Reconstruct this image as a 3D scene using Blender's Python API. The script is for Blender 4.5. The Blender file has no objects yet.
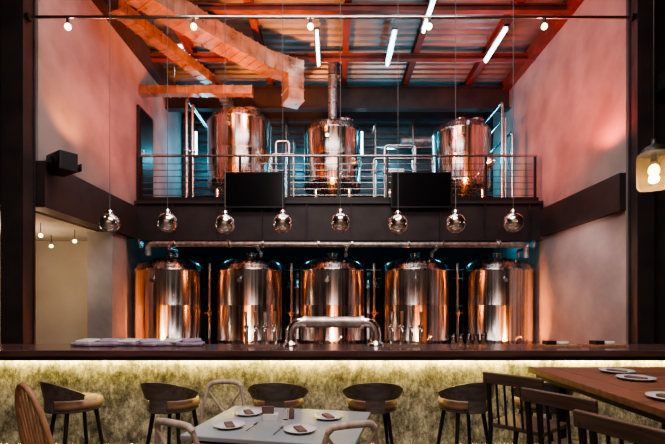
import bpy, math, random
from mathutils import Vector, Matrix
random.seed(4)
S = bpy.context.scene
COL = S.collection

# ------------------------------------------------------------------ materials
def newmat(name):
    m = bpy.data.materials.new(name); m.use_nodes = True
    nt = m.node_tree; b = nt.nodes['Principled BSDF']
    return m, nt, b

def mat(name, c, rough=0.5, metal=0.0, c2=None, nscale=4.0, stretch=(1,1,1), bump=0.0, bscale=None,
        emit=None, estr=0.0, trans=0.0, rvar=0.0, detail=6, coat=0.0, aniso=0.0):
    m, nt, b = newmat(name)
    b.inputs['Roughness'].default_value = rough
    b.inputs['Metallic'].default_value = metal
    b.inputs['Coat Weight'].default_value = coat
    b.inputs['Transmission Weight'].default_value = trans
    if aniso:
        b.inputs['Anisotropic'].default_value = aniso; b.inputs['Anisotropic Rotation'].default_value = .25
        tg = nt.nodes.new('ShaderNodeTangent'); tg.direction_type='RADIAL'; tg.axis='Z'
        nt.links.new(tg.outputs[0], b.inputs['Tangent'])
    tc = nt.nodes.new('ShaderNodeTexCoord'); mp = nt.nodes.new('ShaderNodeMapping')
    mp.inputs['Scale'].default_value = stretch
    nt.links.new(tc.outputs['Object'], mp.inputs['Vector'])
    n = nt.nodes.new('ShaderNodeTexNoise'); n.inputs['Scale'].default_value = nscale
    n.inputs['Detail'].default_value = detail
    nt.links.new(mp.outputs[0], n.inputs['Vector'])
    cr = nt.nodes.new('ShaderNodeValToRGB')
    if c2 is None: c2 = tuple(x*0.82 for x in c)
    cr.color_ramp.elements[0].position = 0.35; cr.color_ramp.elements[1].position = 0.65
    cr.color_ramp.elements[0].color = (*c2, 1); cr.color_ramp.elements[1].color = (*c, 1)
    nt.links.new(n.outputs['Fac'], cr.inputs[0]); nt.links.new(cr.outputs[0], b.inputs['Base Color'])
    if rvar:
        mr = nt.nodes.new('ShaderNodeMapRange')
        mr.inputs['To Min'].default_value = max(0.02, rough-rvar); mr.inputs['To Max'].default_value = rough+rvar
        mr.inputs['From Min'].default_value = .3; mr.inputs['From Max'].default_value = .7
        nt.links.new(n.outputs['Fac'], mr.inputs['Value']); nt.links.new(mr.outputs[0], b.inputs['Roughness'])
    if bump:
        n2 = nt.nodes.new('ShaderNodeTexNoise'); n2.inputs['Scale'].default_value = bscale or nscale*4
        n2.inputs['Detail'].default_value = 8
        nt.links.new(mp.outputs[0], n2.inputs['Vector'])
        bp = nt.nodes.new('ShaderNodeBump'); bp.inputs['Strength'].default_value = bump
        bp.inputs['Distance'].default_value = 0.02
        nt.links.new(n2.outputs['Fac'], bp.inputs['Height']); nt.links.new(bp.outputs[0], b.inputs['Normal'])
    if emit:
        b.inputs['Emission Color'].default_value = (*emit, 1); b.inputs['Emission Strength'].default_value = estr
    return m

M = {}
M['plaster'] = mat('plaster', (.42,.385,.38), .85, c2=(.26,.235,.24), nscale=1.1, bump=.3, bscale=9)
M['plaster_beige'] = mat('plaster_beige', (.58,.51,.42), .85, c2=(.50,.43,.35), nscale=1.5, bump=.15)
M['darkwall'] = mat('dark_wall', (.06,.052,.055), .8, c2=(.035,.032,.036), nscale=2)
M['rearwall'] = mat('rear_wall', (.30,.21,.17), .8, c2=(.12,.085,.07), nscale=1)
M['tealwall'] = mat('back_wall_paint', (.05,.048,.05), .7, c2=(.03,.03,.032), nscale=2)
M['floor'] = mat('concrete_floor', (.10,.09,.085), .45, c2=(.06,.055,.055), nscale=3, bump=.1)
M['deck'] = mat('deck_plate', (.06,.06,.065), .5, metal=.3)
M['steelbeam'] = mat('painted_steel_beam', (.055,.043,.045), .5, c2=(.035,.028,.031), nscale=3, metal=.1)
M['redbeam'] = mat('oxide_beam', (.20,.055,.04), .5, c2=(.11,.033,.027), nscale=3)
M['roof'] = mat('roof_sheet', (.34,.37,.38), .38, c2=(.24,.26,.28), nscale=2, metal=.4)
M['cladding'] = mat('wall_cladding_sheet', (.09,.10,.11), .45, c2=(.05,.055,.06), nscale=2, metal=.4)
M['galv'] = mat('galvanised_duct', (.62,.44,.34), .35, c2=(.42,.28,.22), nscale=5, metal=.75, rvar=.1)
M['steel'] = mat('brushed_steel', (.75,.69,.66), .25, c2=(.40,.365,.35), nscale=2.2, stretch=(9,9,.12), metal=1, rvar=.10, aniso=.8)
M['pipe'] = mat('pipe_steel', (.72,.70,.69), .22, metal=1, nscale=3)
M['wire'] = mat('pendant_cable', (.20,.19,.19), .5)
M['braid'] = mat('clad_pipe', (.66,.60,.58), .38, c2=(.3,.27,.27), metal=.8, nscale=14)
M['chrome'] = mat('chrome', (.92,.92,.92), .05, c2=(.9,.9,.9), metal=1)
M['globe'] = mat('mirror_globe', (.95,.92,.9), .16, c2=(.9,.86,.84), metal=1)
M['black'] = mat('black_plastic', (.012,.012,.014), .4)
M['screen'] = mat('tv_screen', (.006,.006,.009), .18, c2=(.005,.005,.008))
M['metalblk'] = mat('black_metal', (.03,.027,.026), .4, metal=.4)
M['wood_dark'] = mat('wood_dark', (.12,.075,.055), .4, c2=(.06,.038,.028), nscale=5, stretch=(1,9,9), rvar=.05)
M['wood_counter'] = mat('counter_wood', (.12,.065,.06), .2, c2=(.06,.035,.035), nscale=3, stretch=(.6,8,8))
M['wood_table'] = mat('table_wood', (.24,.10,.06), .4, c2=(.12,.05,.03), nscale=3, stretch=(.7,8,8), rvar=.08)
M['wood_light'] = mat('wood_light', (.42,.23,.13), .45, c2=(.28,.15,.085), nscale=4, stretch=(8,8,1))
M['wood_chair'] = mat('wood_chair', (.48,.40,.34), .5, c2=(.31,.25,.21), nscale=6, stretch=(6,6,1))
M['stoolback'] = mat('stool_shell', (.14,.12,.115), .4, c2=(.08,.068,.063), nscale=6, stretch=(1,6,6))
M['leather'] = mat('leather_seat', (.34,.21,.13), .45, c2=(.22,.14,.09), nscale=12, bump=.15)
M['white_top'] = mat('table_laminate', (.34,.37,.41), .3, c2=(.26,.29,.33), nscale=2)
M['china'] = mat('china', (.70,.70,.72), .15, c2=(.68,.68,.70))
M['cloth'] = mat('cloth', (.40,.34,.44), .9, c2=(.20,.15,.26), nscale=9, bump=.4)
M['napkin'] = mat('napkin', (.16,.10,.08), .8)
M['tube'] = mat('tube_lamp', (.9,.95,1), .4, emit=(.62,.9,1.0), estr=7)
M['bulb'] = mat('warm_bulb', (1,.8,.5), .4, emit=(1,.62,.25), estr=14)
M['led'] = mat('led_strip', (1,.9,.4), .4, emit=(1,.75,.18), estr=7)
M['spotlens'] = mat('spot_lens', (1,.5,.2), .4, emit=(1,.35,.1), estr=8)

def barfront():
    m, nt, b = newmat('bar_front_patina')
    tc = nt.nodes.new('ShaderNodeTexCoord'); mp = nt.nodes.new('ShaderNodeMapping'); mp.inputs['Scale'].default_value=(1.2,1,1.2)
    nt.links.new(tc.outputs['Object'], mp.inputs['Vector'])
    n = nt.nodes.new('ShaderNodeTexNoise'); n.inputs['Scale'].default_value=3.2; n.inputs['Detail'].default_value=15; n.inputs['Roughness'].default_value=.85
    nt.links.new(mp.outputs[0], n.inputs['Vector'])
    mp2 = nt.nodes.new('ShaderNodeMapping'); mp2.inputs['Scale'].default_value=(1.6,1,.7); nt.links.new(tc.outputs['Object'], mp2.inputs['Vector'])
    v = nt.nodes.new('ShaderNodeTexNoise'); v.inputs['Scale'].default_value=22; v.inputs['Detail'].default_value=10; v.inputs['Roughness'].default_value=.8
    nt.links.new(mp2.outputs[0], v.inputs['Vector'])
    mx = nt.nodes.new('ShaderNodeMix'); mx.data_type='FLOAT'; mx.inputs[0].default_value=.4
    nt.links.new(n.outputs['Fac'], mx.inputs[2]); nt.links.new(v.outputs['Fac'], mx.inputs[3])
    cr = nt.nodes.new('ShaderNodeValToRGB')
    e = cr.color_ramp.elements
    e[0].position=.43; e[0].color=(.05,.048,.04,1); e[1].position=.60; e[1].color=(.74,.71,.58,1)
    k = e.new(.50); k.color=(.24,.23,.185,1)
    nt.links.new(mx.outputs[0], cr.inputs[0]); nt.links.new(cr.outputs[0], b.inputs['Base Color'])
    b.inputs['Roughness'].default_value=.6
    bp = nt.nodes.new('ShaderNodeBump'); bp.inputs['Strength'].default_value=.25; bp.inputs['Distance'].default_value=.01
    nt.links.new(mx.outputs[0], bp.inputs['Height']); nt.links.new(bp.outputs[0], b.inputs['Normal'])
    return m
M['barfront'] = barfront()
def glassmat(name,col,rough,ior,tr=1):
    m, nt, b = newmat(name)
    b.inputs['Base Color'].default_value=(*col,1); b.inputs['Roughness'].default_value=rough
    b.inputs['Transmission Weight'].default_value=tr; b.inputs['IOR'].default_value=ior
    return m
M['glass'] = glassmat('clear_glass',(1,.95,.85),.03,1.3)
M['amberglass'] = glassmat('ribbed_amber_glass',(.92,.74,.42),.22,1.12,.85)

# ------------------------------------------------------------------ mesh builder
class B:
    def __init__(s): s.v=[]; s.f=[]; s.m=[]; s.s=[]; s.mats=[]
    def mi(s, k):
        if k not in s.mats: s.mats.append(k)
        return s.mats.index(k)
    def add(s, vs, fs, k, smooth=False):
        o=len(s.v); s.v += [tuple(v) for v in vs]; i=s.mi(k)
        for f in fs: s.f.append(tuple(o+a for a in f)); s.m.append(i); s.s.append(smooth)
    def box(s, c, d, k, rz=0, rx=0, ry=0):
        R = Matrix.Rotation(rz,3,'Z') @ Matrix.Rotation(ry,3,'Y') @ Matrix.Rotation(rx,3,'X')
        vs=[Vector(c)+R@Vector((x*d[0]/2,y*d[1]/2,z*d[2]/2)) for x in(-1,1) for y in(-1,1) for z in(-1,1)]
        s.add(vs,[(0,1,3,2),(4,6,7,5),(0,4,5,1),(2,3,7,6),(0,2,6,4),(1,5,7,3)],k)
    def bb(s, x0,x1,y0,y1,z0,z1,k): s.box(((x0+x1)/2,(y0+y1)/2,(z0+z1)/2),(x1-x0,y1-y0,z1-z0),k)
    def lathe(s, prof, c, k, seg=32, caps=True, axis='Z'):
        vs=[];fs=[]
        for r,z in prof:
            for i in range(seg):
                a=2*math.pi*i/seg
                p=(r*math.cos(a),r*math.sin(a),z)
                if axis=='Y': p=(p[0],p[2],p[1])
                if axis=='X': p=(p[2],p[0],p[1])
                vs.append((c[0]+p[0],c[1]+p[1],c[2]+p[2]))
        n=len(prof)
        for j in range(n-1):
            for i in range(seg):
                a=j*seg+i; b_=j*seg+(i+1)%seg
                q=(a,b_,b_+seg,a+seg)
                fs.append(q if axis!='Y' else q[::-1])
        s.add(vs,fs,k,True)
        if caps:
            s.add(vs[:seg],[tuple(range(seg))[::-1]],k); s.add(vs[-seg:],[tuple(range(seg))],k)
    def tube(s, pts, r, k, seg=10, closed=False):
        P=[Vector(p) for p in pts]; n=len(P); rs = r if isinstance(r,(list,tuple)) else [r]*n
        def tang(i):
            if closed: return (P[(i+1)%n]-P[i-1]).normalized()
            if i==0: return (P[1]-P[0]).normalized()
            if i==n-1: return (P[-1]-P[-2]).normalized()
            return ((P[i]-P[i-1]).normalized()+(P[i+1]-P[i]).normalized()).normalized()
        t=tang(0); u=t.orthogonal().normalized(); vs=[];fs=[]
        for i in range(n):
            t=tang(i); u=(u-t*u.dot(t)).normalized(); w=t.cross(u)
            for j in range(seg):
                a=2*math.pi*j/seg; vs.append(P[i]+(u*math.cos(a)+w*math.sin(a))*rs[i])
        for i in range(n if closed else n-1):
            o=i*seg; o2=((i+1)%n)*seg
            for j in range(seg):
                fs.append((o+j,o+(j+1)%seg,o2+(j+1)%seg,o2+j))
        s.add(vs,fs,k,True)
        if not closed:
            s.add(vs[:seg],[tuple(range(seg))[::-1]],k); s.add(vs[-seg:],[tuple(range(seg))],k)
    def ball(s, c, r, k, seg=20, sz=1.0):
        n=seg//2
        s.lathe([(max(1e-4,r*math.sin(math.pi*i/n)),-r*sz*math.cos(math.pi*i/n)) for i in range(n+1)],c,k,seg,caps=False)
    def arc(s, c, r, a0,a1,z0,z1,th,k,n=14, lean=0.0, droop=0.0):
        vs=[];fs=[]
        for i in range(n+1):
            u=i/n; a=a0+(a1-a0)*u; e=abs(2*u-1)**2*droop
            for rr,z in((r,z0),(r+th,z0),(r+th+lean,z1-e),(r+lean,z1-e)):
                vs.append((c[0]+rr*math.cos(a),c[1]+rr*math.sin(a),c[2]+z))
        for i in range(n):
            o=i*4
            for j in range(4): fs.append((o+j,o+4+j,o+4+(j+1)%4,o+(j+1)%4))
        fs += [(0,1,2,3),(4*n+3,4*n+2,4*n+1,4*n)]
        s.add(vs,fs,k)
    def done(s, name, loc=(0,0,0), rz=0, bevel=0, recenter=False):
        me=bpy.data.meshes.new(name)
        V=s.v
        if recenter:
            c=[(min(p[i] for p in V)+max(p[i] for p in V))/2 for i in range(3)]; c[2]=min(p[2] for p in V)
            V=[(p[0]-c[0],p[1]-c[1],p[2]-c[2]) for p in V]; loc=tuple(c)
        me.from_pydata(V,[],s.f)
        for k in s.mats: me.materials.append(M[k])
        me.polygons.foreach_set('material_index',s.m); me.polygons.foreach_set('use_smooth',s.s); me.update()
        o=bpy.data.objects.new(name,me); COL.objects.link(o); o.location=loc; o.rotation_euler=(0,0,rz)
        if bevel:
            bm=o.modifiers.new('bevel','BEVEL'); bm.width=bevel; bm.segments=2; bm.limit_method='ANGLE'; bm.angle_limit=.9
        return o
def copy(o, loc, rz=0, name=None):
    n=bpy.data.objects.new(name or o.name.split('.')[0], o.data); COL.objects.link(n); n.location=loc; n.rotation_euler=(0,0,rz)
    for md in o.modifiers:
        m2=n.modifiers.new(md.name,md.type); m2.width=md.width; m2.segments=md.segments; m2.limit_method='ANGLE'; m2.angle_limit=md.angle_limit
    return n
def simple(name,x0,x1,y0,y1,z0,z1,k,bevel=0):
    b=B(); b.bb(x0,x1,y0,y1,z0,z1,k); return b.done(name,recenter=True,bevel=bevel)
def bend(p0,p1,p2,r,n=6):
    p0,p1,p2=map(Vector,(p0,p1,p2)); a=p1+(p0-p1).normalized()*r; c=p1+(p2-p1).normalized()*r
    return [a*(1-t)**2+p1*2*t*(1-t)+c*t*t for t in [i/n for i in range(n+1)]]
def path(pts,r=.1):
    out=[pts[0]]
    for i in range(1,len(pts)-1): out+=bend(pts[i-1],pts[i],pts[i+1],r)
    return out+[pts[-1]]

XL,XR=-4.42,4.70      # hall side walls
YR=9.8                # mezzanine edge
ZC=7.6                # ceiling
ZD=3.85               # deck
YL,YQ=6.66,7.10       # front ends of left / right hall walls
# ------------------------------------------------------------------ shell
simple('floor',-8.3,8.3,-5.3,13.3,-.2,0,'floor')
simple('wall_back',XL-4,XR+.3,13,13.2,0,ZC,'tealwall')
simple('wall_rear',-8.2,8.2,-5.2,-5,0,ZC,'rearwall')
simple('wall_side_left',-8.2,-8,-5,13,0,ZC,'darkwall')
simple('wall_side_right',8,8.2,-5,13,0,ZC,'darkwall')
simple('wall_left',XL-.2,XL,YL,13,3.7,ZC,'plaster')
simple('wall_right',XR,XR+.2,YQ,13,0,ZC,'plaster')
simple('wall_front_left',-8,-4.85,6.70,6.9,3.05,ZC,'darkwall')
simple('wall_front_right',XR+.22,8,7.1,7.3,0,ZC,'darkwall')
simple('wall_pier_left',XL-.5,XL,8.9,9.5,0,3.0,'plaster')
simple('wall_left_lower',XL-.5,XL-.28,9.5,13,0,3.7,'plaster')
simple('wall_side_room',-8,XL-.5,10.2,10.4,0,3.0,'plaster_beige')
simple('ceiling_side_room',-8,XL-.3,6.9,10.2,3.0,3.1,'plaster_beige')
# corrugated ceiling
b=B(); prof=[]; y=-5.1
while y<13.1:
    prof += [(y,0),(y+.10,0),(y+.14,-.05),(y+.20,-.05),(y+.24,0)]; y+=.24
vs=[];fs=[]
for (yy,dz) in prof: vs += [(-8.1,yy,ZC+dz+.05),(8.1,yy,ZC+dz+.05)]
for i in range(len(prof)-1): fs.append((2*i,2*i+1,2*i+3,2*i+2))
b.add(vs,fs,'roof'); b.bb(-8.1,8.1,-5.1,13.1,ZC+.08,ZC+.14,'steelbeam')
b.done('ceiling')
def ibeam(name,p0,p1,w,h,k):
    b=B(); p0=Vector(p0);p1=Vector(p1); d=p1-p0; L=d.length; c=(p0+p1)/2; rz=math.atan2(d.y,d.x)
    b.box((0,0,h/2-.015),(L,w,.03),k); b.box((0,0,-h/2+.015),(L,w,.03),k); b.box((0,0,0),(L,.02,h-.03),k)
    return b.done(name,loc=c,rz=rz)
for x in (-3.3,-1.64,.3,1.94,3.63):
    ibeam('roof_beam',(x,5,ZC-.13),(x,12.98,ZC-.13),.14,.22,'redbeam')
for y in (8.6,10.3):
    ibeam('roof_purlin',(XL,y,ZC-.32),(XR,y,ZC-.32),.12,.14,'redbeam')
ibeam('roof_truss_beam',(XL,11.8,7.02),(XR,11.8,7.02),.22,.60,'steelbeam')
simple('trim_1',XL,XL+.22,YL,12.98,7.12,7.42,'steelbeam')
simple('trim_2',XR-.18,XR,YQ,12.98,7.22,7.48,'redbeam')
def column(name,x0,x1,y0,y1):
    b=B(); w=x1-x0; d=y1-y0
    b.bb(-w/2,w/2,-d/2,-d/2+.03,0,ZC,'steelbeam'); b.bb(-w/2,w/2,d/2-.03,d/2,0,ZC,'steelbeam')
    b.bb(w/2-.05,w/2-.02,-d/2+.03,d/2-.03,0,ZC,'steelbeam'); b.bb(-w/2+.02,-w/2+.05,-d/2+.03,d/2-.03,0,ZC,'steelbeam')
    b.bb(-w/2-.01,w/2+.01,-d/2-.04,d/2+.01,0,.03,'steelbeam')
    b.done(name,loc=((x0+x1)/2,(y0+y1)/2,0))
column('steel_column',-4.76,-4.44,6.36,6.63)
column('steel_column',4.72,4.98,6.86,7.08)
# side beams + fascia of mezzanine
simple('trim_3',XL-.2,XL+.1,YL,YR,3.0,3.7,'steelbeam')
simple('trim_4',XR-.1,XR-.001,YQ,YR,3.05,3.65,'steelbeam')
b=B(); b.bb(XL+.1,XR-.1,YR,YR+.06,2.97,3.78,'steelbeam'); b.bb(XL+.1,XR-.1,YR-.08,YR+.14,3.76,3.80,'steelbeam')
b.bb(XL+.1,XR-.1,YR-.08,YR+.14,2.95,2.98,'steelbeam'); b.bb(XL+.01,XR-.01,YR+.06,12.98,3.70,ZD,'deck')
for i in range(10): b.bb(XL+.4+i*.92,XL+.5+i*.92,YR+.06,12.95,3.3,3.7,'steelbeam')
for i in range(9): b.bb(XL+.9+i*.98,XL+.92+i*.98,YR-.07,YR,2.98,3.76,'steelbeam')
b.done('mezzanine')
b=B()
x=XL+.15
while x<XR-.1:
    b.bb(x-.025,x+.025,YR+.10,YR+.14,ZD,ZD+1.0,'metalblk'); x+=1.1
b.tube([(XL+.12,YR+.12,ZD+1.02),(XR-.12,YR+.12,ZD+1.02)],.028,'pipe')
for i in range(6): b.tube([(XL+.12,YR+.12,ZD+.14+i*.14),(XR-.12,YR+.12,ZD+.14+i*.14)],.009,'pipe',6)
b.bb(XL+.1,XR-.1,YR+.09,YR+.11,ZD,ZD+.09,'metalblk')
b.done('mezzanine_railing')
b=B(); X0=XL+.004; b.bb(X0,X0+.05,9.99,10.8,ZD,6.05,'steelbeam'); b.bb(X0+.05,X0+.07,10.06,10.73,ZD+.05,5.98,'black'); b.tube([(X0+.11,10.12,4.88),(X0+.11,10.12,5.07)],.015,'pipe')
b.bb(X0+.05,X0+.12,10.11,10.13,4.9,4.92,'pipe'); b.bb(X0+.05,X0+.12,10.11,10.13,5.03,5.05,'pipe'); b.done('door_1')
b=B(); z=ZD+.02; pr=[]
while z<6.9: pr+=[(z,0),(z+.09,0),(z+.12,.05),(z+.21,.05)]; z+=.24
vs=[];fs=[]
for zz,dd in pr: vs+=[(XL+.05,12.95-dd,zz),(XR-.05,12.95-dd,zz)]
for i in range(len(pr)-1): fs.append((2*i,2*i+1,2*i+3,2*i+2))
b.add(vs,fs,'cladding'); b.done('wall_cladding')

# ------------------------------------------------------------------ tanks
def tank(r,zb,zt,manway=True):
    b=B(); h=zt-zb
    pr=[(.06,zb-.28),(.12,zb-.27),(r*.6,zb-.14),(r*.94,zb-.02),(r,zb+.03),(r,zb+.10),(r+.012,zb+.11),(r+.012,zb+.15),(r,zb+.16),
        (r,zb+h*.5),(r+.004,zb+h*.5+.01),(r,zb+h*.5+.02),(r,zt-.14),(r+.014,zt-.13),(r+.014,zt-.08),(r,zt-.07),(r*.97,zt),(r*.85,zt+.09),(r*.6,zt+.17),(r*.3,zt+.22),(.10,zt+.235),(.10,zt+.30),(.13,zt+.30),(.13,zt+.33),(.02,zt+.34)]
    b.lathe(pr,(0,0,0),'steel',64)
    for i in range(4):
        a=math.pi/4+i*math.pi/2
        x,y=r*.82*math.cos(a),r*.82*math.sin(a)
        b.tube([(x,y,0.0),(x,y,zb+.05)],.045,'pipe',12); b.lathe([(.08,0),(.08,.02)],(x,y,0),'pipe',14)
    if manway:
        a=-math.pi/2+.95
        cx,cy=math.cos(a),math.sin(a); zc=zb+h*.42
        b.tube([(cx*(r-.03),cy*(r-.03),zc),(cx*(r+.05),cy*(r+.05),zc)],.17,'pipe',24)
        b.tube([(cx*(r+.05),cy*(r+.05),zc),(cx*(r+.07),cy*(r+.07),zc)],.15,'steel',24)
        b.tube([(cx*(r+.06),cy*(r+.06),zc),(cx*(r+.13),cy*(r+.13),zc)],.02,'pipe')
        b.lathe([(.2,0),(.2,.05),(.17,.08),(.02,.1)],(r*.42,-r*.35,zt+.13),'pipe',24)
        b.tube([(r*.42-.2,-r*.35,zt+.2),(r*.42+.2,-r*.35,zt+.2)],.015,'pipe')
    b.tube([(0.2,-r+.03,zb+.22),(0.2,-r-.06,zb+.22)],.016,'pipe'); b.ball((.2,-r-.07,zb+.22),.028,'pipe',10)
    b.tube([(-.12,-r+.02,zt-.35),(-.12,-r-.04,zt-.35)],.045,'pipe',16)
    return b
LX=(-3.80,-1.90,.0,1.93,3.87)
low=tank(.79,.62,2.42,False).done('fermentation_tank',loc=(LX[0],10.42,0))
for x in LX[1:]: copy(low,(x,10.42,0))
up=tank(.70,.50,1.97).done('brew_kettle',loc=(0,11.0,ZD))
copy(up,(3.18,11.0,ZD))
tank(.77,.50,2.22).done('mash_tun',loc=(-2.30,11.0,ZD))
b2=tank(.42,.5,2.1,False).done('bright_beer_tank',loc=(-2.85,12.2,0))
for x in (-.95,.97,2.9): copy(b2,(x,12.2,0))
# header pipe over lower tanks with drops
b=B(); zp=2.84; yp=9.50
b.tube(path([(-3.95,yp,zp-.25),(-3.95,yp,zp),(4.15,yp,zp-.02),(4.15,yp,zp-.3)],.12),.060,'braid',14)
for x in LX:
    b.tube(path([(x+.3,yp,zp),(x+.3,yp,zp-.10),(x+.3,9.95,zp-.10),(x+.3,9.95,zp-.24)],.06),.04,'pipe',12)
    b.lathe([(.075,0),(.075,.03)],(x+.3,yp,zp-.07),'pipe',16)
    b.lathe([(.085,-.02),(.085,.02)],(x-.3,yp,zp),'pipe',16,axis='X')
    b.lathe([(.085,-.02),(.085,.02)],(x+.42,yp,zp),'pipe',16,axis='X')
    b.tube([(x-.35,yp,zp),(x-.35,yp,zp+.10)],.012,'pipe',6)
b.done('brewing_pipework')
b=B()
for z in (2.55,2.3,1.5): b.tube([(-4.5,12.85,z),(4.5,12.85,z)],.04,'pipe',10)
for x in (-4.0,-2.0,-1.75,.05,1.85,2.1,3.8):
    b.tube([(x,12.82,.3),(x,12.82,2.6)],.028,'pipe',8); b.lathe([(.06,-.05),(.06,.05)],(x,12.82,1.9),'braid',10)
    b.tube([(x,12.82,1.2),(x+.12,12.7,1.2)],.015,'redbeam',6)
b.done('glycol_pipework')
for x in (-2.85,-.95,.965,2.9):
    b=B(); b.tube(path([(x,10.3,0),(x,10.3,2.2),(x,10.3,2.5)],.05),.03,'pipe',10); b.lathe([(.055,-.06),(.055,.06)],(x,10.3,1.35),'pipe',14)
    b.tube([(x,10.3,1.35),(x,10.15,1.35)],.015,'pipe',8); b.tube([(x-.08,10.15,1.35),(x+.08,10.15,1.35)],.014,'redbeam',8); b.lathe([(.05,0),(.05,.02)],(x,10.3,0),'pipe',12); b.done('valve_riser')
# upstairs pipework
for (x,y,zt) in ((-3.34,10.15,6.25),(-3.22,10.2,6.15),(3.98,10.4,6.3),(4.1,10.5,6.0),(4.22,10.4,5.6),(1.15,11.9,6.4),(-1.25,11.9,6.4),(2.2,12.1,6.5),(-1.05,11.95,6.0),(1.5,12.0,5.7)):
    b=B(); b.tube(path([(x,y,ZD),(x,y,zt),(x,12.86,zt)],.1),.035,'pipe',10); b.lathe([(.07,0),(.07,.03)],(x,y,ZD+1.2),'pipe'); b.lathe([(.06,0),(.06,.02)],(x,y,ZD),'pipe'); b.done('process_pipe')
for x0,x1,z in ((-1.4,-.9,5.0),(.95,2.3,4.9),(-1.3,-1.0,5.3),(1.2,1.9,5.2)):
    b=B(); b.tube(path([(x0,10.2,ZD),(x0,10.2,z),(x1,10.2,z),(x1,10.2,ZD)],.08),.03,'pipe')
    b.lathe([(.055,0),(.055,.1)],(x0,10.2,ZD+.7),'pipe',14); b.tube([(x1,10.2,ZD+.6),(x1,10.05,ZD+.6)],.015,'pipe',8); b.tube([(x1-.07,10.05,ZD+.6),(x1+.07,10.05,ZD+.6)],.012,'redbeam',8); b.done('process_pipe')
b=B(); b.tube([(1.2,12.3,5.9),(2.9,12.3,5.9)],.05,'pipe'); b.tube([(1.2,12.3,5.9),(1.2,12.88,5.9)],.05,'pipe'); b.tube([(2.9,12.3,5.9),(2.9,12.88,5.9)],.05,'pipe')
b.tube([(1.9,12.3,6.08),(2.8,12.3,6.08)],.13,'braid'); b.done('heat_exchanger')
b=B(); b.tube([(0,11.0,ZD+2.32),(0,11.0,ZC-.0)],.11,'braid',20)
for z in (6.5,6.85,7.2): b.lathe([(.125,0),(.125,.03)],(0,11.0,z),'pipe',20)
b.done('kettle_flue')
b=B(); b.bb(-.25,.25,-.12,.12,.0,1.1,'pipe'); b.bb(-.2,.2,-.135,-.12,.6,1.0,'black')
for i in range(3): b.ball((-.12+.12*i,-.14,.5),.02,'spotlens',8)
b.done('control_cabinet',loc=(1.55,11.2,ZD),bevel=.01)
# ------------------------------------------------------------------ ducts
def rectduct(name, pts, w, h, k):
    b=B(); last=Vector((0,1,0))
    for i in range(len(pts)-1):
        p0=Vector(pts[i]);p1=Vector(pts[i+1]); d=p1-p0; L=d.length; t=d.normalized()
        vert=abs(t.z)>.9
        up=last if vert else Vector((0,0,1))
        if not vert: last=t.copy()
        s=t.cross(up).normalized(); u=s.cross(t)
        def ring(p,ww,hh): return [p+s*a*ww/2+u*c*hh/2 for a,c in((-1,-1),(1,-1),(1,1),(-1,1))]
        def seg(a0,a1,ww,hh):
            vs=ring(p0+t*a0,ww,hh)+ring(p0+t*a1,ww,hh)
            b.add(vs,[(0,1,5,4),(1,2,6,5),(2,3,7,6),(3,0,4,7),(3,2,1,0),(4,5,6,7)],k)
        seg(-h/2 if i else 0,L+h/2 if i<len(pts)-2 else L,w,h)
        n=max(1,int(L/.2))
        for j in range(n+1): seg(L*j/n-.012,L*j/n+.012,w+.03,h+.03)
    q=(Vector(pts[0])+(Vector(pts[1])-Vector(pts[0]))*.3)
    b.tube([q,q+Vector((0,0,ZC-pts[0][2]))],.01,'pipe',6)
    return b.done(name)
rectduct('air_duct',[(-3.5,7.3,6.9),(-2.3,8.9,6.9),(-1.45,9.75,6.85),(-.90,10.02,6.82),(-.90,10.02,6.1)],.44,.36,'galv')
rectduct('air_duct',[(-3.95,8.0,6.95),(-2.75,10.9,6.85),(-2.75,12.9,6.85)],.24,.22,'galv')
rectduct('air_duct',[(XL+.02,10.2,6.45),(-1.85,10.2,6.45)],.2,.18,'galv')
def tubelamp(x,y0,y1,z=7.1):
    b=B(); b.box((0,0,.05),(.12,y1-y0,.06),'pipe'); b.tube([(0,-(y1-y0)/2+.03,-.01),(0,(y1-y0)/2-.03,-.01)],.032,'tube',10)
    for s in (-1,1): b.tube([(0,s*(y1-y0)*.4,.07),(0,s*(y1-y0)*.4,ZC-z)],.006,'pipe',6)
    b.done('fluorescent_lamp',loc=(x,(y0+y1)/2,z))
for x,y0,y1 in ((-.32,9.0,10.3),(1.27,9.0,10.3),(3.5,8.9,10.15),(1.85,7.8,9.05),(-3.3,9.5,10.3)):
    tubelamp(x,y0,y1)
b=B(); b.box((0,.04,0),(.10,.06,.75),'pipe'); b.tube([(0,0,-.35),(0,0,.35)],.03,'tube',10); wl=b.done('wall_tube_lamp',loc=(.85,12.83,6.2)); copy(wl,(-3.95,12.83,6.2))

# ------------------------------------------------------------------ festoon pipe with bulbs
b=B(); A=Vector((-4.40,6.42,5.70)); C=Vector((4.68,6.92,6.02)); b.tube([A,C],.024,'pipe',8)
for x in (-3.85,-2.05,-.33,1.47,3.27):
    t=(x-A.x)/(C.x-A.x); p=A.lerp(C,t)
    b.tube([p,p-Vector((0,0,.09))],.022,'metalblk',8); b.ball(p-Vector((0,0,.14)),.045,'bulb',12)
b.tube([A+Vector((-.02,0,0)),A+Vector((.03,0,0))],.06,'metalblk',14); b.tube([C+Vector((.02,0,0)),C+Vector((-.03,0,0))],.06,'metalblk',14)
b.done('festoon_lights')

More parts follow.
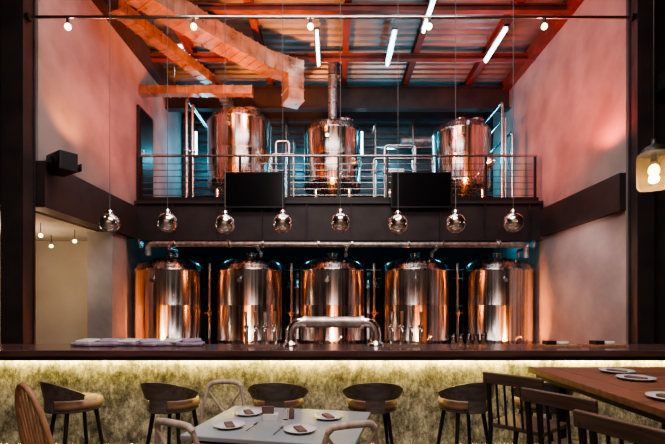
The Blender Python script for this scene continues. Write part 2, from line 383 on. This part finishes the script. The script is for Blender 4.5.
# ------------------------------------------------------------------ televisions
def tv(x):
    b=B(); b.box((0,0,0),(1.32,.05,.78),'black'); b.box((0,-.028,0.01),(1.27,.006,.72),'screen'); b.box((0,.05,0),(.5,.06,.35),'metalblk')
    b.bb(-.2,-.15,.05,.26,-.02,.03,'metalblk'); b.bb(.15,.2,.05,.26,-.02,.03,'metalblk')
    b.done('television',loc=(x,YR-.16,4.03),bevel=.008)
tv(-1.70); tv(1.93)
def speaker(loc,rz):
    b=B(); b.box((0,0,0),(.46,.26,.28),'black'); b.lathe([(.1,-.14),(.1,-.15),(.05,-.145)],(-.1,0,0),'metalblk',20,axis='Y'); b.lathe([(.05,-.14),(.05,-.15),(.02,-.145)],(.13,0,0),'metalblk',16,axis='Y')
    b.tube([(0,.1,0),(0,.26,0)],.025,'metalblk'); b.box((0,.26,0),(.12,.02,.12),'metalblk')
    b.done('wall_speaker',loc=loc,rz=rz,bevel=.012)
speaker((-4.12,6.75,3.68),math.radians(-90)+.95)
speaker((5.25,6.80,4.95),0)

# ------------------------------------------------------------------ mirrored pendants
b=B(); b.ball((0,0,0),.100,'globe',36); b.lathe([(.03,.09),(.03,.125),(.012,.14)],(0,0,0),'chrome',16); b.tube([(0,0,.13),(0,0,ZC-2.36)],.0032,'wire',6)
b.lathe([(.05,ZC-2.38),(.05,ZC-2.36)],(0,0,0),'metalblk',16)
p0=b.done('pendant_lamp',loc=(-2.31,4.6,2.38))
for i in range(1,8): copy(p0,(-2.31+i*.598,4.6,2.38+.01*math.sin(i*2.1)))

# ------------------------------------------------------------------ bar counter
b=B()
b.bb(-4.4,4.6,4.20,4.92,1.04,1.10,'wood_counter')
b.bb(-4.38,4.58,4.22,4.30,1.0,1.04,'metalblk')
b.bb(-4.3,4.5,4.34,4.42,.0,1.04,'barfront')
b.bb(-4.3,4.5,4.42,4.86,.0,.98,'darkwall')
b.bb(-4.3,4.5,4.305,4.325,1.005,1.03,'led')
b.tube([(-4.2,4.12,.22),(4.4,4.12,.22)],.022,'pipe',12)
for i in range(8): b.tube([(-4+i*1.15,4.12,.22),(-4+i*1.15,4.34,.22)],.014,'pipe',8)
b.done('bar_counter',bevel=.006)
b=B()
b.tube(path([(-.44,0,.0),(-.44,0,.25),(.46,0,.25),(.46,0,.0)],.13),.052,'chrome',20)
for s in (-.44,.46):
    b.lathe([(.09,0),(.09,.03),(.06,.035),(.06,.07)],(s,0,0),'chrome',24)
    g=1 if s>0 else -1
    b.tube([(s-g*.16,0,.25),(s-g*.13,0,.25)],.072,'chrome',20)
b.tube([(-.28,0,.25),(.30,0,.25)],.060,'braid',20)
b.done('beer_tower',loc=(0,4.7,1.10))
def taps():
    b=B(); b.bb(-.2,.2,-.06,.06,0,.02,'pipe')
    for i in range(4):
        x=-.15+i*.1
        b.tube([(x,0,.02),(x,0,.2)],.020,'chrome',12); b.ball((x,0,.2),.030,'chrome',12)
        b.tube(path([(x,0,.17),(x,-.09,.17),(x,-.09,.10)],.03),.012,'chrome',8); b.tube([(x,-.02,.2),(x,-.04,.36)],[.010,.020],'wood_light' if i%2 else 'chrome',10)
    return b
t0=taps().done('beer_tap_set',loc=(-.76,4.7,1.10)); copy(t0,(.78,4.7,1.10))
b=B()
for i in range(6):
    b.box((-.6+i*.22,random.uniform(-.04,.04),.02),(.26,.2,.035),'cloth',rz=random.uniform(-.4,.4))
    b.box((-.6+i*.22,random.uniform(-.03,.03),.05),(.2,.16,.03),'cloth' if i%2 else 'china',rz=random.uniform(-.5,.5),rx=.1)
b.done('folded_cloths',loc=(-2.0,4.72,1.10),bevel=.012)
b=B(); b.box((0,0,.01),(.36,.24,.02),'wood_light'); b.lathe([(.05,.02),(.06,.03),(.06,.05),(.05,.05)],(.05,0,0),'china',20); b.bb(-.14,-.04,-.05,.05,.02,.06,'metalblk')
tr=b.done('serving_tray',loc=(2.35,4.62,1.10)); copy(tr,(2.85,4.65,1.10),.2)
b=B()
for i in range(5): b.lathe([(.025,0),(.032,.12),(.03,.12),(.023,.01)],((i-2)*.08,0,0),'glass',14,caps=False)
b.done('beer_glasses',loc=(1.45,4.72,1.10))
# ------------------------------------------------------------------ bar stools
def stool():
    b=B()
    b.lathe([(.17,.66),(.205,.67),(.215,.70),(.205,.735),(.15,.75),(.01,.755)],(0,0,0),'leather',28)
    b.lathe([(.2,.645),(.21,.65),(.21,.665)],(0,0,0),'stoolback',28)
    b.arc((0,0,0),.205,math.radians(188),math.radians(352),.755,.91,.028,'stoolback',18,lean=.03,droop=.11)
    b.arc((0,0,0),.207,math.radians(250),math.radians(290),.65,.77,.024,'stoolback',6)
    L=[]
    for a in (45,135,225,315):
        a=math.radians(a); c,s_=math.cos(a),math.sin(a)
        b.tube([(c*.16,s_*.16,.66),(c*.27,s_*.27,0)],[.018,.013],'metalblk',10)
        t=(.66-.27)/.66; L.append((c*(.16+.11*t),s_*(.16+.11*t),.27))
    for i in range(4): b.tube([L[i],L[(i+1)%4]],.011,'metalblk',8)
    return b
st=stool().done('bar_stool',loc=(-2.20,3.80,0),rz=-.65)
for x,r in ((-1.36,-.25),(-.46,-.04),(.34,.03),(1.12,.25),(1.78,-.1)): copy(st,(x,3.80,0),r)
def crosschair(k='wood_chair',H=.90):
    b=B()
    b.lathe([(.19,.435),(.215,.44),(.215,.462),(.19,.47)],(0,0,0),k,24)
    for s in (-1,1):
        b.tube([(s*.16,.16,.44),(s*.19,.19,0)],[.018,.014],k,10)
        b.tube([(s*.19,-.24,0),(s*.17,-.17,.45),(s*.175,-.20,.70),(s*.13,-.235,H-.03)],[.015,.018,.016,.015],k,10)
        b.tube([(s*.165,-.18,.50),(-s*.02,-.225,.68),(-s*.145,-.235,H-.05)],.010,k,8)
    top=[(-.135,-.235,H-.035),(-.11,-.245,H-.008),(-.05,-.26,H),(.05,-.26,H),(.11,-.245,H-.008),(.135,-.235,H-.035)]
    b.tube(top,.020,k,10)
    b.tube([(-.17,-.185,.56),(0,-.225,.565),(.17,-.185,.56)],.012,k,8)
    for s in(-1,1): b.tube([(s*.175,.17,.2),(s*.18,-.20,.2)],.010,k,8)
    b.tube([(-.175,.0,.2),(.175,.0,.2)],.010,k,8)
    return b
cc=crosschair().done('dining_chair',loc=(-.88,3.38,0),rz=math.pi)
copy(cc,(.02,2.58,0),.35); copy(cc,(-.74,2.60,0),-.5)
b=B(); k='wood_light'
b.lathe([(.2,.43),(.225,.44),(.225,.465),(.19,.475)],(0,0,0),k,24)
for s in(-1,1):
    b.tube([(s*.14,.14,.44),(s*.2,.2,0)],[.02,.013],k,10); b.tube([(s*.14,-.14,.44),(s*.2,-.24,0)],[.02,.013],k,10)
    b.tube([(s*.17,.17,.2),(s*.17,-.19,.2)],.011,k,8)
hoop=[(.20*math.cos(a),-.16-.12*math.sin(a),.47+.55*math.sin(a)) for a in [math.pi*i/16 for i in range(17)]]
b.tube(hoop,.018,k,10)
for i in range(7):
    x=-.135+i*.045; q=math.sqrt(1-(x/.20)**2)
    b.tube([(x*.9,-.17,.465),(x,-.16-.12*q,.47+.55*q)],.008,k,8)
b.done('windsor_chair',loc=(-1.84,3.08,0),rz=-.55)
# ------------------------------------------------------------------ dining table
b=B(); b.box((0,0,.735),(1.06,.80,.03),'white_top'); b.box((0,0,.705),(.98,.72,.03),'metalblk')
b.tube([(0,0,.69),(0,0,.04)],.04,'metalblk',16)
b.box((0,0,.02),(.6,.08,.035),'metalblk'); b.box((0,0,.02),(.08,.6,.035),'metalblk')
b.done('dining_table',loc=(-.32,2.95,0),rz=-.2,bevel=.006)
def plate(loc,name='plate',r=.115):
    b=B(); b.lathe([(.02,0),(r*.6,0),(r,.016),(r,.02),(r*.62,.006),(.01,.006)],(0,0,0),'china',32); b.box((0,0,.014),(.05,.12,.012),'napkin',rz=.4)
    return b.done(name,loc=loc)
for x,y in ((-.60,3.17),(-.66,2.84),(-.2,2.74),(-.03,3.06)): plate((x,y,.751),r=.10)
b=B(); b.box((0,0,.02),(.1,.07,.04),'china'); b.lathe([(.018,0),(.018,.06),(.01,.075)],(.1,0,0),'glass',12); b.lathe([(.018,0),(.018,.06),(.01,.075)],(.14,.02,0),'napkin',12)
b.box((-.02,.0,.06),(.08,.02,.06),'napkin'); b.done('condiment_caddy',loc=(-.42,3.02,.751))
def fork(loc,rz):
    b=B(); b.box((0,0,.003),(.008,.14,.003),'pipe'); b.box((0,.085,.004),(.02,.03,.003),'pipe')
    for i in (-1,0,1): b.box((i*.007,.115,.004),(.003,.04,.003),'pipe')
    b.done('fork',loc=loc,rz=rz)
for x,y in ((-.47,3.13),(-.52,2.8),(-.34,2.72)): fork((x,y,.751),-.2)
# ------------------------------------------------------------------ high wooden table right
b=B()
for i in range(6): b.bb(1.52+i*.18,1.695+i*.18,1.55,3.45,1.01,1.05,'wood_table')
b.bb(1.56,2.56,1.6,3.4,.97,1.01,'metalblk')
for x in(1.72,2.5):
    for y in(1.68,3.32): b.tube([(x,y,0),(x,y,.97)],.03,'metalblk',10)
b.tube([(1.72,1.68,.25),(1.72,3.32,.25)],.015,'metalblk'); b.tube([(2.5,1.68,.25),(2.5,3.32,.25)],.015,'metalblk')
b.done('high_table',bevel=.004)
for x,y in ((2.02,3.15),(1.95,2.85),(1.72,2.25)): plate((x,y,1.051),r=.11)
def highchair():
    b=B(); k='metalblk'
    b.box((0,0,.72),(.38,.38,.03),'wood_dark')
    for s in(-1,1):
        b.tube([(s*.16,.16,.71),(s*.2,.2,0)],.016,k,10); b.tube([(s*.2,-.22,0),(s*.17,-.18,.71),(s*.17,-.22,1.03)],.016,k,10)
        b.tube([(s*.187,.187,.25),(s*.187,-.205,.25)],.011,k,8)
    b.tube([(-.187,.187,.25),(.187,.187,.25)],.011,k,8)
    b.box((0,-.222,1.04),(.40,.028,.075),'wood_dark',rx=.1)
    for i in range(5): b.tube([(-.11+i*.055,-.185,.73),(-.11+i*.055,-.22,1.02)],.008,k,8)
    return b
hc=highchair().done('counter_chair',loc=(1.33,3.02,0),rz=-.85,bevel=.006)
copy(hc,(1.34,2.40,0),-1.0); copy(hc,(1.34,1.84,0),-1.15)
# glass lantern
b=B(); b.lathe([(.092,0),(.104,.02),(.106,.21),(.10,.25),(.06,.275)],(0,0,0),'amberglass',28,caps=False)
b.lathe([(.095,.245),(.08,.275),(.06,.30),(.02,.32),(.02,.36)],(0,0,0),'metalblk',20); b.tube([(0,0,.35),(0,0,ZC-2.37)],.005,'metalblk',6)
b.tube([(0,0,.27),(0,0,.19)],.018,'metalblk',10); b.ball((0,0,.13),.032,'bulb',16,1.4)
b.done('glass_pendant_lantern',loc=(2.32,3.2,2.37))
for x,y in ((-5.2,7.9),(-5.9,9.3),(-5.0,8.6)):
    b=B(); b.tube([(0,0,0),(0,0,.2)],.006,'metalblk',6); b.ball((0,0,-.03),.035,'bulb',12); b.done('bare_bulb_lamp',loc=(x,y,2.8))
b=B()
for i in range(6): b.tube([(-7.9,6.55,5.0+i*.17),(-4.9,6.55,5.0+i*.17)],.012,'pipe',6)
for x in (-7.5,-6.4,-5.2): b.bb(x-.02,x+.02,6.53,6.57,4.8,5.9,'pipe')
b.bb(-7.9,-4.9,6.45,6.69,4.7,4.85,'steelbeam'); b.done('gallery_railing')

# ------------------------------------------------------------------ lights
def light(kind,name,loc,target,e,col,size=.3,size_y=None,spot=70,blend=.6):
    d=bpy.data.lights.new(name,kind); d.energy=e; d.color=col
    if kind=='AREA':
        d.size=size
        if size_y: d.shape='RECTANGLE'; d.size_y=size_y
    elif kind=='SPOT': d.spot_size=math.radians(spot); d.spot_blend=blend; d.shadow_soft_size=size
    else: d.shadow_soft_size=size
    o=bpy.data.objects.new(name,d); COL.objects.link(o); o.location=loc
    if target is not None: o.rotation_euler=(Vector(target)-Vector(loc)).to_track_quat('-Z','Y').to_euler()
    return o
RED=(1,.10,.045); ORG=(1,.25,.05); TEAL=(.08,.70,1.0); WARM=(1,.74,.5)
light('SPOT','wash_light_a',(-1.4,8.6,4.9),(-4.4,9.3,6.6),330,RED,.2,spot=110)
light('SPOT','wash_light_b',(1.6,8.6,4.9),(4.7,9.6,6.4),420,RED,.2,spot=110)
light('SPOT','wash_light_c',(-1.0,8.6,4.6),(-1.6,10.0,7.4),950,ORG,.15,spot=95)
light('SPOT','wash_light_d',(-2.8,7.6,5.0),(-2.6,9.0,7.4),380,ORG,.15,spot=100)
light('SPOT','wash_light_e',(4.2,7.5,4.2),(4.7,7.4,5.5),90,RED,.05,spot=150)
light('SPOT','wash_light_f',(-3.9,7.3,4.3),(-4.42,7.6,5.6),35,ORG,.05,spot=150)
light('SPOT','wash_light_g',(2.4,8.8,4.6),(2.6,9.8,7.4),130,ORG,.15,spot=110)
light('SPOT','ceiling_cool_fill',(1.6,9.2,5.4),(1.8,10.2,7.6),90,(.35,.8,1),.2,spot=130)  # added cool fill that lifts the roof sheets, not a lamp of the hall
for x in (-3.6,-1.1,1.6,4.1): light('POINT','teal_light',(x,12.3,5.6),None,36,TEAL,.15)
for x in (-3.0,-.95,.97,2.95,4.3): light('POINT','teal_light',(x,11.4,3.15),None,4,TEAL,.08)
for x in LX: light('SPOT','tank_uplight',(x*.97,9.34,.92),(x,9.66,1.0),300,ORG,.07,spot=125)
for x in (-2.3,0,3.18): light('SPOT','tank_uplight',(x*.97,10.0,ZD+.58),(x,10.35,ZD+.72),170,ORG,.07,spot=125)
light('AREA','bar_led',(.1,4.315,1.0),(.1,4.40,0),72,(1,.76,.20),8.6,.02)
for x in (-3.0,-1.0,1.0,3.0): light('SPOT','bar_tap_fill',(x,4.3,3.4),(x,4.7,1.1),35,(1,.8,.62),.08,spot=75)  # added warm spots to brighten the taps, no fixtures here
light('AREA','dining_fill',(0,1.8,6.0),(0,2.8,0),210,(1,.88,.82),3,2)  # added overhead fill for the foreground, not a dining lamp
light('AREA','hall_fill',(0,5.5,7.2),(0,9.5,3.0),180,(1,.88,.86),5,1.5)  # added soft fill to lift dark areas of the hall, no real fixture
light('AREA','rear_fill',(0,-3.0,6.0),(0,-5,2.0),480,(1,.78,.66),6,1)  # added unseen fill on the rear wall, brightens reflections in globes and tanks
light('POINT','side_room_light',(-6.0,8.3,2.2),None,50,WARM,.2)
light('SPOT','right_wall_light',(3.4,8.0,3.0),(4.7,8.3,1.6),45,(1,.70,.66),.1,spot=120)
light('POINT','lantern_light',(2.32,3.2,2.44),None,3,(1,.7,.4),.03)
w=bpy.data.worlds.new('world'); S.world=w; w.use_nodes=True
w.node_tree.nodes['Background'].inputs[0].default_value=(.05,.06,.09,1); w.node_tree.nodes['Background'].inputs[1].default_value=.3
cd=bpy.data.cameras.new('camera'); cam=bpy.data.objects.new('camera',cd); COL.objects.link(cam)
cam.location=(0,0,1.53); cam.rotation_euler=(math.radians(90),0,0); cd.lens=24; cd.sensor_width=36; cd.shift_y=.125; cd.clip_start=.05
S.camera=cam
try: S.view_settings.look='AgX - Medium High Contrast'
except Exception as e: print(e)
S.view_settings.exposure=.25
